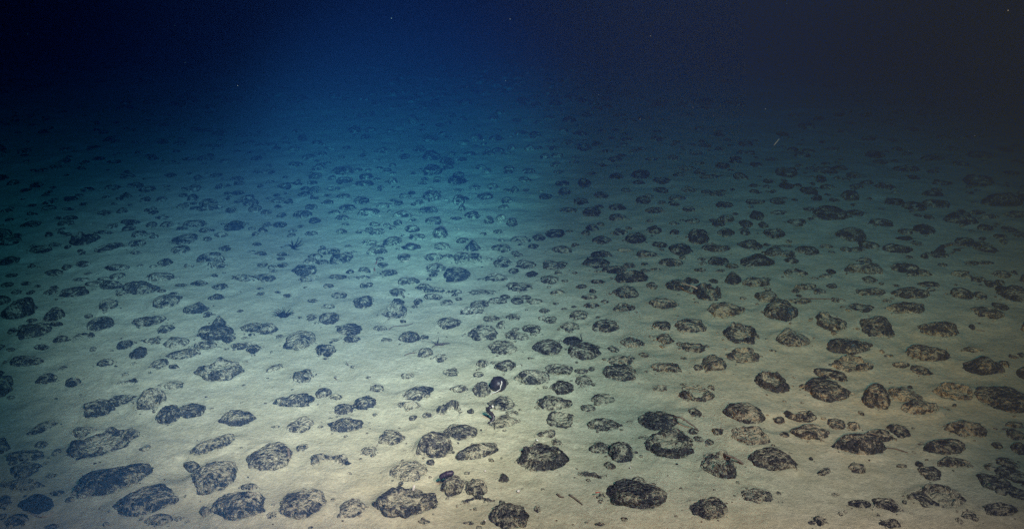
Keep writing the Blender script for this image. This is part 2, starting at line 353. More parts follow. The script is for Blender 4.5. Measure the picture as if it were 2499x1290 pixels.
# ------------------------------------------------------------------ the nodules: picture survey of the field
# x, y, width, height in each survey sheet (3.225 px of sheet per px of photograph), shape, silt cover, tilt
SURVEY = {
(0, 890): """380,128,160,75,l,.3;575,135,170,85,a,.25;85,265,70,30,d,.5;1020,165,240,70,n,.45,0#thin arched nodule;985,95,70,30,d,.6
1370,175,170,70,l,.6;1200,295,220,190,d,.45;1335,415,190,150,l,.2;1500,385,240,130,l,.25,-8#cleft black nodule;790,375,210,150,l,.45,12;945,305,190,100,l,.4
335,510,200,55,d,.6,28;20,580,60,80,d,.3;670,545,220,90,l,.65;820,640,440,230,r,.55,22#wide open ring;200,735,300,100,d,.5;190,850,230,140,l,.4
190,970,300,80,d,.55;405,885,90,35,d,.4;460,1025,120,50,d,.3;290,1110,300,140,k,.06,-8#flat jet-black nodule;30,1085,110,100,d,.3;140,1230,180,90,d,.35
410,1280,120,40,d,.3;20,1195,60,50,d,.25;905,935,520,240,d,.34,20#big sloping oval nodule;1160,1095,480,270,d,.38,14#big brown-flecked nodule
1250,1262,240,60,d,.6;1870,440,300,135,d,.32;1690,670,310,130,d,.58,24;1685,920,360,265,d,.42#knobbly round nodule;1880,1145,430,230,l,.36#nodule veined with silt
1730,1005,130,60,l,.5;1960,985,130,60,l,.5""",
(620, 890): """395,100,175,115,l,.32;160,35,130,50,d,.6,26;310,305,310,100,l,.33;370,495,225,130,l,.6;170,500,70,28,d,.55;640,265,110,45,d,.62
965,195,110,75,l,.5;710,360,160,100,d,.3;865,315,190,120,l,.2,8#nodule with pale hole;720,485,290,150,a,.25#dark peaked nodule;1290,230,260,120,d,.4,14
1220,335,190,60,d,.72;1095,595,210,125,l,.48#white-pitted nodule;905,700,125,72,l,.5;130,750,340,220,d,.45#half-dark mound nodule;605,800,350,140,n,.62#pale horseshoe nodule
395,1135,365,235,d,.50;780,1165,215,150,s,.58#smooth grey pebble nodule;1215,875,310,180,s,.72#pale silted dome;1195,1125,510,240,r,.44#broad silt-patched nodule
1430,665,280,240,d,.40;1620,555,285,140,l,.30;1750,705,340,150,d,.28,18#slanting loaf nodule;1565,985,190,190,d,.33;1740,965,170,240,l,.42,-35#drooping nodule half
1760,1110,260,90,n,.35;1965,910,85,90,a,.12;1550,385,230,165,n,.32#black-browed ring;1705,380,60,65,d,.3;1790,205,150,120,d,.28;1945,315,230,135,d,.38
1965,470,220,120,d,.55,18;1550,60,130,65,l,.5;1770,72,90,50,d,.55;1610,190,150,55,l,.45;150,1210,110,60,d,.7;1210,92,110,45,l,.7;2010,1225,330,200,l,.35#ragged nodule
1340,1285,100,25,d,.5;1690,1280,90,25,d,.5;1785,525,22,14,d,.2;998,873,14,9,k,.1;1960,145,90,70,l,.35""",
(1240, 890): """395,40,240,95,d,.5;570,55,125,45,d,.4;200,115,290,115,l,.48;590,130,150,100,l,.5;880,85,265,150,d,.38#tidy round nodule;425,195,185,110,d,.22
360,310,290,130,d,.33;410,440,240,140,r,.6;745,270,190,85,l,.5;1190,205,120,50,l,.6;1480,245,280,145,u,.38#nodule with raised horn;1465,405,110,75,d,.42
1850,405,320,165,l,.35;770,495,300,100,d,.45;1180,470,320,180,d,.2#black cap nodule;1200,565,65,55,d,.15;1265,665,400,240,r,.42#broken ring;1065,605,100,55,d,.6
300,570,150,65,l,.45;275,760,415,235,r,.22#black ring;730,685,190,100,d,.35;885,730,205,180,d,.33#round black knob;1266,815,22,15,k,.1;1322,818,26,16,k,.1
1650,825,270,215,r,.5#tilted clam-shaped nodule;1900,590,340,160,r,.72#buried ring;620,925,280,85,n,.22#black hooked nodule;1000,1060,450,270,l,.14,-16#huge jagged nodule
745,1030,60,150,n,.35;1575,1160,300,165,d,.33#loaf-shaped nodule;1935,1055,220,135,d,.62;720,1284,80,24,d,.3;230,1150,60,80,a,.15""",
(1859, 890): """70,150,265,160,r,.34#white-flecked nodule;500,200,350,220,l,.34,-8#tall wrinkled nodule;545,80,260,60,d,.18,-16;890,245,230,205,l,.34#dark wrinkled heap
1120,235,270,130,l,.7;1250,330,330,120,l,.72;1170,168,42,30,k,.08;1520,215,350,130,r,.78#ghostly pale nodule;1900,265,380,235,l,.36,-14#great dark nodule
285,395,270,115,u,.42#smiling nodule;580,460,150,90,l,.48;722,465,100,85,l,.5;1600,505,310,120,d,.45;375,545,300,120,l,.33;930,560,250,75,l,.28;1085,505,160,110,a,.15#black pinnacle
765,648,420,160,s,.15#smooth black slab;1435,635,350,130,d,.33;1500,770,270,80,d,.42;1320,850,170,110,l,.35;1240,775,65,55,k,.12;80,765,375,215,d,.36,-8
490,860,130,45,d,.55,20;385,745,34,28,k,.1;1100,790,90,32,d,.5;1990,540,150,85,d,.35;1990,460,150,60,d,.5;2030,655,110,105,d,.28
1830,930,230,150,l,.45,-20#green-glinting nodule;1940,770,190,90,l,.5,-10;1985,870,250,130,d,.3,-20;2010,1010,160,110,l,.4,-25;35,1065,110,95,l,.3;770,1105,190,80,d,.3;975,1110,210,120,a,.28,-28;1270,1085,200,50,d,.2,-24;1390,1060,420,180,r,.75
1880,1150,270,100,d,.5;1620,1195,130,60,d,.6;450,1230,80,110,l,.3;1000,1272,180,50,d,.3;580,1030,80,30,d,.65;1260,40,150,85,d,.33,-20;1100,5,140,40,d,.4;130,1020,40,30,d,.5""",
(0, 550): """85,150,160,65,d,.35;320,205,180,60,d,.3;65,290,140,75,d,.25;390,95,60,45,d,.3;535,80,90,36,d,.3;670,125,215,105,r,.35;830,70,140,36,d,.3;890,20,80,40,d,.3
865,190,170,55,d,.35,14;1080,150,130,75,d,.5;1455,125,190,95,l,.28;1420,210,150,75,d,.5;1850,15,170,85,d,.15#blue-black clump;1630,50,130,45,d,.4;1740,90,120,34,l,.5
2010,70,60,36,d,.3;1780,190,110,48,a,.25;1670,270,230,75,l,.4;1720,325,180,55,l,.55;1490,330,90,30,d,.55;660,315,120,45,d,.4;1300,305,130,60,d,.35;1210,335,60,28,d,.5
425,375,140,55,d,.25;700,382,70,24,d,.3;100,400,100,36,d,.3;930,345,210,48,d,.4;1270,415,220,75,l,.42;600,525,230,105,d,.18#round midnight-blue nodule;640,435,140,28,d,.5
210,465,80,32,d,.3;880,478,215,65,l,.22;1110,510,300,105,d,.28#long twin-humped nodule;970,545,120,50,d,.5;1730,497,130,55,l,.3;1690,410,60,30,d,.4;1920,432,200,45,l,.5
1700,585,150,42,a,.3;130,545,80,36,d,.3;160,680,230,175,l,.28#large shadowed nodule;430,690,150,170,l,.28#tall stacked nodule;440,795,120,36,d,.2;1320,620,235,115,l,.45
860,640,150,100,l,.5;1560,672,210,90,a,.18#black tent-shaped nodule;1640,720,70,50,d,.2;800,785,215,115,d,.32;1180,770,240,105,d,.3,10;270,850,270,130,l,.3;480,912,110,55,d,.28
330,960,120,45,d,.3;665,895,175,75,n,.22#black eyebrow nodule;990,955,120,75,d,.25;1095,1030,130,100,l,.1#small jet-black clump;1310,835,130,75,l,.38;1210,920,150,50,l,.48,10
1730,780,115,95,a,.2;1700,870,270,130,l,.18#biggest black heap;1620,962,190,80,d,.3;1890,965,160,60,l,.15;1995,990,115,80,d,.28;220,1100,285,55,l,.38;830,1105,130,62,l,.5
1450,1030,230,100,d,.35,14;1260,1120,160,85,d,.52;1370,1133,95,38,d,.12;1740,1160,390,175,r,.55#silt-filled ring;1990,822,200,90,l,.42;1650,870,100,70,d,.25;1800,910,110,70,l,.2
60,480,90,40,d,.3;250,760,90,40,d,.4;1090,235,120,30,d,.5;90,1000,80,30,d,.5""",
(620, 550): """55,235,100,32,d,.15;230,230,120,34,d,.4;210,268,70,26,d,.4;590,200,180,55,l,.4;480,240,120,38,d,.4;530,290,110,45,d,.35;450,280,130,45,d,.45
395,360,215,95,d,.25#nodule with pale streak;65,325,80,42,d,.4;140,340,70,38,d,.35;225,320,90,42,d,.45;90,425,180,58,d,.3;420,435,140,45,l,.6;590,480,90,26,d,.4
665,408,150,42,d,.3;870,402,200,50,n,.5;870,335,110,45,l,.5;1010,305,90,46,d,.4;1060,372,140,55,d,.25;1215,425,180,65,l,.5;1125,505,130,65,d,.3;1330,470,130,55,l,.35
1420,490,170,50,l,.55;1290,570,75,46,d,.2;1410,545,150,45,l,.5;1245,28,125,58,d,.35;1280,85,130,55,d,.4;1235,160,160,58,d,.2;1090,120,150,75,l,.4;960,50,140,55,l,.5
920,130,160,50,l,.5;1465,50,122,110,d,.22#round blue-black ball;1480,160,130,62,s,.65;1640,105,100,46,d,.3;1722,160,150,80,a,.3#pointed grey nodule;1680,240,230,85,d,.42
1800,58,70,26,d,.4;1945,170,170,65,d,.45;1410,240,160,55,l,.48;1425,325,170,85,l,.55;1595,378,225,115,d,.25#dark gleaming nodule;1960,275,150,85,d,.4;1900,392,200,65,l,.55
2040,455,110,75,l,.4;670,545,120,55,d,.38;855,595,170,110,l,.38;1105,665,200,120,r,.68#pinkish speckled nodule;1790,512,240,24,l,.6;1920,570,150,46,l,.5;1715,655,190,55,l,.5
590,725,175,118,d,.28#dark-capped nodule;460,725,110,62,l,.55;100,832,200,95,d,.42;360,920,250,155,d,.5#grey speckled boulder nodule;560,990,145,105,d,.33,-14;765,885,150,68,a,.32
640,902,60,24,d,.6;990,800,110,50,l,.5;1225,860,170,110,d,.3#dark bun nodule;1330,850,90,46,l,.55;1535,742,192,102,s,.4#smooth blue-grey dome;1870,710,150,55,l,.52
1940,765,72,58,d,.45;1805,820,250,125,r,.5#freckled ring;2030,692,100,58,l,.5;2040,850,130,85,d,.4;1960,950,235,135,d,.5;1350,1000,125,85,l,.4;1465,1040,115,65,l,.5
1800,1085,105,75,l,.55;1978,1110,175,90,d,.42;780,1110,60,24,d,.6;640,1190,26,26,d,.4;580,637,120,34,d,.6;1750,520,120,20,d,.6;740,160,60,22,d,.4""",
(1240, 550): """100,100,170,58,d,.48;245,85,105,58,d,.42;200,155,90,45,l,.35;420,178,175,50,l,.4;480,35,60,22,d,.5;870,40,140,45,l,.4;1010,90,175,95,d,.28;1152,30,115,68,d,.32
1310,57,80,48,d,.35;1500,92,165,110,d,.18#tall dark hump nodule;1360,190,180,100,d,.22;1200,145,130,45,d,.2;1712,55,145,65,d,.28;80,230,80,36,d,.5;140,295,165,75,l,.48
370,300,195,95,d,.45;190,365,105,50,a,.18;330,415,155,75,l,.5;100,465,195,85,d,.48;925,185,140,34,d,.75;1100,230,180,55,l,.42;735,210,170,55,d,.2;690,285,220,110,d,.27#dark domed double nodule
840,350,210,62,d,.2;970,415,270,95,l,.27#long black nodule;1075,300,60,30,d,.4;1275,290,200,72,s,.33;1160,345,80,26,d,.4;710,440,122,42,d,.28;1660,285,175,85,d,.22
1640,180,225,75,d,.3;1900,165,205,85,d,.25;1960,290,290,115,a,.07#black wedge nodule;1760,330,110,46,d,.4;1510,360,100,30,d,.5;1670,370,80,26,d,.4;1340,482,200,95,d,.32
1440,445,115,55,d,.18;1570,540,225,140,r,.22#black-rimmed cup nodule;1765,440,150,95,a,.04#jet-black shard;1950,470,230,85,l,.45;395,520,120,40,l,.55;210,580,130,46,l,.62
925,530,210,105,d,.45;640,560,150,34,l,.58;915,655,182,72,d,.45;1215,620,222,105,d,.35;655,620,130,46,d,.32;520,630,50,18,d,.2;285,650,92,42,l,.45;555,700,155,78,l,.42
335,715,112,65,l,.5;45,690,110,55,l,.5;1720,675,300,105,l,.55#wide faded nodule;180,790,155,72,l,.4;490,785,155,72,d,.48;770,790,222,108,d,.4#evenly knobbed nodule;710,715,42,24,d,.4
1205,790,155,75,l,.3;1435,795,240,120,d,.42;1830,868,275,170,r,.3#big dark coiled nodule;80,860,175,72,l,.42;312,950,245,145,d,.33#dark pitted nodule;505,890,150,86,k,.03#glossy black egg
600,990,262,160,d,.28#large black-flecked mound;1235,895,140,92,l,.48;975,920,185,105,l,.62;830,970,92,55,l,.45;1360,937,72,44,d,.45;1462,967,200,80,r,.45;1382,1047,60,22,d,.4
890,1060,222,85,l,.5;1065,1020,90,50,l,.6;1842,1030,262,120,r,.52#nodule streaked with silt;1610,1100,255,135,a,.42#mound of broken crust;1500,1130,92,58,d,.28;1245,1130,245,85,l,.48
180,1030,60,20,d,.6;60,790,70,30,l,.5;700,960,60,40,d,.4;440,640,60,22,d,.5;1130,870,50,22,d,.5;1530,300,70,30,d,.6""",
(1859, 550): """100,75,165,75,r,.4;715,90,235,115,d,.32#humped dark nodule;1275,40,185,78,d,.2#neat dark dome;940,8,170,26,d,.35;1115,115,150,26,k,.05;1060,190,235,80,d,.28;750,200,110,42,d,.3
660,205,90,42,d,.45;1275,245,62,62,d,.2;1400,242,140,55,d,.4;365,215,192,80,d,.28#lone dark dome;232,290,112,48,l,.25;510,182,112,32,d,.4;115,160,80,28,d,.45;210,162,80,34,d,.4
800,292,130,42,d,.3;790,365,280,95,l,.45;1130,342,225,85,d,.27;1235,395,200,46,l,.35;1420,322,90,28,d,.35;270,402,195,72,n,.26#dark arched nodule;545,380,75,40,k,.1;500,420,120,34,l,.6
1640,300,140,34,d,.32;1765,305,120,26,d,.3;1560,390,160,46,l,.45;1900,390,160,55,d,.4;1820,472,130,62,d,.2;1700,430,120,46,d,.3;340,505,170,65,l,.38;450,545,110,46,l,.45
850,450,112,58,l,.5;850,545,240,75,l,.58;1310,475,172,46,d,.22;1165,555,290,95,l,.3#broad layered nodule;1570,560,175,95,d,.28;1712,570,112,66,d,.32;1985,548,250,135,d,.15#dark boulder nodule
290,620,192,46,l,.55;980,620,72,26,d,.45;780,675,205,78,r,.42;1130,690,305,88,d,.32#long flat loaf nodule;1872,655,122,58,d,.15;1780,710,230,95,l,.48;135,692,265,170,d,.3#blue-glinting dome
535,780,245,130,r,.5;880,802,265,160,a,.27#steep pointed nodule;1390,842,335,105,l,.42;1652,810,50,36,k,.08;245,895,315,150,a,.48#pale-flanked peak;692,940,382,140,d,.33#blue-freckled nodule
695,1092,345,120,r,.62;1310,1010,352,125,d,.32#overhanging nodule;1720,1108,335,140,a,.2#dark ridge-backed nodule;1000,1025,72,20,d,.6;1650,990,182,30,l,.65;2055,1030,70,42,d,.4
40,905,40,22,d,.5;85,990,60,18,d,.55;30,455,80,40,d,.4;40,520,70,28,d,.45;640,660,60,20,d,.5;1900,1100,80,60,l,.5""",
(0, 200): """210,875,90,36;110,820,90,44;560,935,110,52;1205,605,110,38;1010,750,140,62;1150,940,80,48;1275,935,90,45;1530,855,110,65;1740,840,80,44;1620,600,120,55;1770,625,100,42
970,1030,100,45;1030,1115,160,38;1280,1075,110,38;1520,920,90,52;1650,1000,200,58;1820,1020,90,55;880,1150,70,44;1540,1115,190,60;820,1050,110,44;540,1015,100,28;1440,985,100,42
890,840,130,46;380,970,90,34;90,1025,60,24;560,1090,120,32;1280,480,100,45;1620,390,120,34;1160,860,130,42;330,720,110,34;640,700,90,28;740,520,110,30;1340,740,110,40;1100,560,80,26
1700,740,100,40;1870,780,110,42;1950,920,110,50;1880,880,100,40;690,860,110,38;480,1080,110,34;260,1060,100,32;1700,500,130,32;2020,610,90,44;1960,480,100,34;900,640,110,30""",
(620, 200): """1300,520,110,52,d,.25;1180,585,90,46,d,.2;1400,585,152,72,d,.15#twin dark far nodule;1520,620,122,62,d,.15;1530,665,90,36,d,.3;1400,695,165,85,d,.3#far broad dark nodule;1600,770,172,64,d,.15#far dark hat-shaped nodule;1250,310,120,60
1390,450,130,50;1750,440,110,50;1910,440,130,50;1640,480,120,42;1000,540,120,40;860,575,50,30;1880,280,90,50;780,390,110,48;920,380,90,40;510,680,100,52;480,745,120,52;700,705,180,70
610,755,70,36;870,800,150,52,d,.3;430,595,120,50;540,570,70,34;240,820,110,50;400,885,120,48,d,.3;475,910,70,40,d,.25;190,940,110,50;270,945,80,45,d,.25;450,985,110,44;620,840,130,34
700,905,110,46;845,930,130,62,d,.15#far tilted dark nodule;740,985,140,52,d,.22;900,1025,170,62,l,.38;630,1025,110,34;1020,970,130,44;1170,1045,165,52,d,.25;1130,1110,72,46,d,.25
1240,862,60,34,k,.1;1400,900,142,82,d,.3;1370,1005,165,56,d,.18#far low dark nodule;1300,940,80,40;1740,820,100,44;1880,815,100,46;1820,895,130,55;1610,930,100,70,l,.3;1640,990,82,50
1610,845,80,26;1700,560,120,42;1780,670,100,34,d,.5;1640,610,80,32;2000,705,80,34;1090,650,60,34;2040,845,80,52;1990,930,95,50;1965,970,90,40;1850,1080,90,80,l,.5;1940,1070,80,60,l,.5;2030,1100,92,70,d,.3
1090,780,80,52,d,.5;1590,1070,100,34,l,.4;480,1095,105,52,d,.15;200,1125,112,46,d,.22;100,1135,80,34;220,1050,90,44;370,1140,60,26;460,800,80,30;340,800,100,34;150,500,90,34;320,540,110,36
40,500,70,34;1330,380,60,24;1080,385,80,28;1460,340,80,28;1040,70,120,26;1330,790,80,28;1440,775,70,26;970,760,60,26;900,690,60,26;1050,690,70,28;110,720,110,30;330,650,110,40;260,450,90,26
700,1070,120,40,l,.5;720,1120,60,24;1740,500,60,24;130,790,80,28;1960,560,40,18;590,520,90,24;1640,290,90,30;950,1120,90,40,l,.5;850,1180,110,34,l,.5;450,1190,110,40,l,.4""",
(1240, 200): """30,515,70,46;170,520,90,44;290,580,80,46;370,640,100,46;160,695,112,44,l,.3;400,700,90,34;600,510,120,60;840,600,110,42;850,745,122,52;1040,740,155,75,d,.15#far black hump;1030,800,100,34,d,.2
1210,785,150,58,d,.3;1200,860,122,48,r,.35;1430,860,142,40;600,800,110,62,d,.22;50,845,80,36,d,.25;140,845,60,26;430,798,112,46,l,.3;440,865,100,60,d,.25;300,905,112,52,l,.4;470,1008,150,34,d,.5
570,945,130,52,l,.22;660,1022,150,80,d,.22#far rounded black nodule;730,895,130,56;930,860,90,40;860,985,140,52;870,1060,152,52,l,.42;1300,600,82,44;1400,685,150,42;1510,720,112,52;1580,760,162,36
1690,670,110,52,d,.2;1820,760,120,70;1640,900,120,52;1330,925,142,42;1300,970,92,40;1160,1020,160,42,l,.4;1120,1090,82,28;1450,1100,120,44,d,.5;1700,985,142,52,d,.18#far oval dark nodule;1420,1010,100,40
1950,660,100,44;1940,880,110,34;1940,960,160,55,l,.35;1960,1060,130,75,d,.18;1870,1120,112,55,d,.15;2010,1125,80,50,d,.2;1655,1125,112,46,d,.25;2040,800,80,46,d,.25;660,1138,112,55;1110,910,80,40
570,400,120,52;440,380,90,40;320,280,100,34;480,290,120,52;620,260,80,38;1080,280,120,42;950,300,120,34;1180,440,140,48;1660,400,100,50;1870,480,120,52;1660,520,72,34;660,720,92,26;750,650,100,34
100,400,110,38;220,430,110,30;60,300,90,34;700,210,90,28;880,260,110,28;360,520,80,34;520,620,80,26;940,450,100,30;1050,520,90,26;1480,560,110,36;1500,640,90,26;1130,600,110,32;780,540,90,30
1560,880,90,40;1350,740,110,30;1790,600,100,34;240,320,100,30;1530,210,110,26;1240,290,90,26;1500,360,60,28;1730,450,70,26;1400,260,110,28""",
(1859, 200): """190,730,175,95,l,.3;60,800,100,34;190,840,112,66,d,.18;370,880,130,56,d,.18;430,930,92,56,d,.18;690,910,132,76,d,.18#far black button nodule;570,945,90,36;500,700,190,70,d,.3;620,670,110,46,d,.25
740,740,150,55;830,800,110,36;750,830,120,40;890,560,155,58,d,.3;930,620,112,40;1140,680,222,55,d,.3;1200,755,90,36,d,.2;320,570,120,44;350,345,120,52;160,400,100,40;850,440,130,40
1030,460,100,34;1340,880,182,48,d,.22;1040,945,162,56,d,.22;1210,985,200,72,l,.22#far long dark nodule;1380,960,200,72,d,.35;1700,790,225,100,d,.28#far great dim nodule;1870,945,320,100,d,.2#far wide black nodule
1990,1040,180,55,d,.25;1560,1080,270,95,d,.22#far broad sloping nodule;530,1060,265,105,d,.25#far big black loaf;740,1050,132,55,d,.35;930,1115,200,70,l,.45;280,1120,142,55,l,.4;380,1020,120,52,l,.5
120,960,120,55,l,.4;130,1045,160,28;970,830,180,52,l,.4;1050,870,100,34;1420,800,170,36;1350,600,200,42;1720,580,200,66,d,.3;1290,250,142,48;1080,240,110,36;620,260,110,36;450,290,100,32
1180,380,120,36;1450,440,160,36;1600,440,140,34;1920,540,120,44;2010,630,90,34;1970,720,110,40;1500,530,110,40;650,390,110,30;560,520,90,34;480,460,60,30;1350,700,110,34;1000,350,110,30
80,600,110,32;820,260,110,34;1150,560,90,26;250,260,90,30;700,320,90,28;1700,1020,120,40;1800,1060,160,30;1900,330,120,30"""}

def parse():
    items = []
    for (ox, oy), txt in SURVEY.items():
        for e in txt.replace('\n', ';').split(';'):
            e = e.strip()
            if not e:
                continue
            e, _, short = e.partition('#')
            q = e.split(',')
            x, y, w_, h_ = (float(v) / 3.225 for v in q[:4])
            y_ = y + oy
            rs = random.Random(int(x * 13 + y_ * 7))
            far = oy == 200
            typ = q[4] if len(q) > 4 else rs.choice('ddddla')
            silt = float(q[5]) if len(q) > 5 else rs.uniform(.25, .5)
            ang = float(q[6]) if len(q) > 6 else None
            items.append(dict(x=x + ox, y=y_, w=w_, h=h_, t=typ, s=silt, a=ang, short=short.strip(), far=far))
    items.sort(key=lambda d: -d['w'] * d['h'])
    return items
ITEMS = parse()

def place(d):
    """Size and stand of a nodule on the sea floor from how it shows in the survey."""
    sq = {'r': .34, 'n': .32, 'u': .32, 'a': .52, 'k': .48, 'l': .47}.get(d['t'], .47)
    yb = d['y'] + d['h'] / 2
    yc = d['y'] + d['h'] * 0.1
    for _ in range(5):
        p, depth = at(d['x'], yc)
        sc = FPX / depth
        th = math.atan2(CAM_H, math.hypot(p.x, p.y))
        s, c = math.sin(th), math.cos(th)
        a, T = d['w'] / 2 / sc, d['h'] / sc
        hz = min(sq * a, 0.78 * T / c)
        b = (T * T - (hz * c) ** 2) / (2 * T * s)
        if b > 1.25 * a:
            b = 1.25 * a
            hz = min(math.sqrt(max(T * T - 2 * T * b * s, (0.4 * a) ** 2)) / c, 1.1 * a)
        b = max(b, 0.5 * a)
        yc = yb - b * s * sc
    rot = 0.0
    if d['a'] is not None and d['a'] != 0:
        al = math.radians(d['a'])
        v = Vector((a * math.cos(al), a * math.sin(al) / max(s, .3)))
        rot = math.atan2(v.y, v.x)
        a, b = min(v.length, 1.25 * a), max(0.55 * a, b * 0.85)
    p.z = float(ground_z(p.x, p.y))
    d.update(p=p, ga=a, gb=b, gz=hz, rot=rot)
for d in ITEMS:
    place(d)

# ------------------------------------------------------------------ sea floor
def build_floor():
    ys = np.concatenate([np.linspace(-8, 1.0, 14), 1.1 * np.exp(np.linspace(0, math.log(12 / 1.1), 430)), 12 * np.exp(np.linspace(0.03, math.log(110 / 12), 60))])
    t = np.linspace(-1, 1, 430)
    T, Y = np.meshgrid(t, ys)
    yy = np.maximum(Y, 1.0)
    inner = (yy * 0.66 + 0.35) * T / 0.9
    over = np.clip((np.abs(T) - 0.9) / 0.1, 0, 1)
    X = inner + np.sign(T) * over ** 2 * 70
    Z = ground_z(X, Y)
    # sediment heaped against the nodules, and hollows worn round them
    near = 0
    for d in ITEMS:
        p = d['p']
        R = max(d['ga'], d['gb']) * 2.0
        rows = np.where((ys > p.y - R) & (ys < p.y + R))[0]
        if len(rows) == 0:
            continue
        r0, r1 = rows[0], rows[-1] + 1
        sx, sy = X[r0:r1] - p.x, Y[r0:r1] - p.y
        cr, sr = math.cos(-d['rot']), math.sin(-d['rot'])
        lx, ly = (sx * cr - sy * sr) / d['ga'], (sx * sr + sy * cr) / d['gb']
        q = np.sqrt(lx * lx + ly * ly)
        k = d['gz']
        heap = 0.26 * k * (0.4 + d['s']) * np.exp(-((q - 1.0) / 0.26) ** 2)
        Z[r0:r1] += np.where(q < 2, heap, 0)
        if d['s'] > .55:
            Z[r0:r1] += 0.10 * k * np.exp(-(q / .9) ** 2)
    # shallow burrow rings
    for px, py, r, hh in ((834, 1190, .055, .003), (1294, 1178, .04, .003), (447, 1130, .03, .006), (1670, 1000, .05, .004), (990, 1040, .05, .004)):
        p, _ = at(px, py)
        q = np.sqrt((X - p.x) ** 2 + (Y - p.y) ** 2) / r
        Z += hh * np.exp(-((q - 1) / .3) ** 2) - hh * 1.2 * np.exp(-(q / .7) ** 2)
    # grazing tracks left in the clay
    rs = random.Random(4)
    for _ in range(16):
        x0, y0, an = rs.uniform(-2.4, 2.4), rs.uniform(2.2, 6), rs.uniform(0, 6.28)
        L, cu = rs.uniform(.3, 1.0), rs.uniform(-2, 2)
        pts = []
        for i in range(26):
            pts.append((x0, y0)); an += cu * L / 26
            x0 += math.cos(an) * L / 26; y0 += math.sin(an) * L / 26
        pts = np.array(pts)
        m = (X > pts[:, 0].min() - .1) & (X < pts[:, 0].max() + .1) & (Y > pts[:, 1].min() - .1) & (Y < pts[:, 1].max() + .1)
        if m.any():
            dd = np.min(np.hypot(X[m][:, None] - pts[:, 0], Y[m][:, None] - pts[:, 1]), axis=1)
            Z[m] += -0.006 * np.exp(-(dd / .010) ** 2) + 0.003 * np.exp(-((dd - .022) / .009) ** 2)
    nr, nc = X.shape
    me = bpy.data.meshes.new('seabed')
    me.vertices.add(nr * nc)
    me.vertices.foreach_set('co', np.stack([X, Y, Z], -1).ravel())
    i = np.arange((nr - 1) * nc).reshape(nr - 1, nc)[:, :-1].ravel()
    quads = np.stack([i, i + 1, i + 1 + nc, i + nc], -1)
    n = len(quads)
    me.loops.add(n * 4); me.loops.foreach_set('vertex_index', quads.ravel())
    me.polygons.add(n)
    me.polygons.foreach_set('loop_start', np.arange(n) * 4)
    me.polygons.foreach_set('use_smooth', [True] * n)
    me.update(calc_edges=True)
    me.materials.append(m_floor)
    o = link('seabed', me)
    o['kind'] = 'structure'
    o['label'] = 'soft tan clay sea floor scattered with manganese nodules'
    return X, Y, Z
GX, GY, GZ = build_floor()

me = bpy.data.meshes.new('haze')
x0, x1, y0, y1, z0, z1 = -60, 60, -7, 100, -1.2, 4.6
V = [(x, y, z) for x in (x0, x1) for y in (y0, y1) for z in (z0, z1)]
F = [(0, 1, 3, 2), (4, 6, 7, 5), (0, 4, 5, 1), (2, 3, 7, 6), (0, 2, 6, 4), (1, 5, 7, 3)]
me.from_pydata(V, [], F); me.materials.append(mw)
hz = link('haze', me)
hz['kind'] = 'stuff'
hz['label'] = 'dark blue deep sea water above the clay floor'

# ------------------------------------------------------------------ shape of one nodule
def sphere_points(k, rs):
    g = rs.normal(size=(k, 3))
    return g / np.linalg.norm(g, axis=1)[:, None]
def cells(co, k, rs):
    pts = sphere_points(k, rs)
    for _ in range(2):                                     # spread them a little
        dd = pts @ pts.T; np.fill_diagonal(dd, -2)
        j = dd.argmax(1)
        pts = pts + 0.35 * (pts - pts[j]); pts /= np.linalg.norm(pts, axis=1)[:, None]
    dot = co @ pts.T
    part = -np.partition(-dot, 1, axis=1)[:, :2]
    ang = np.arccos(np.clip(part, -1, 1))
    return ang[:, 0], ang[:, 1], math.sqrt(4 * math.pi / k)

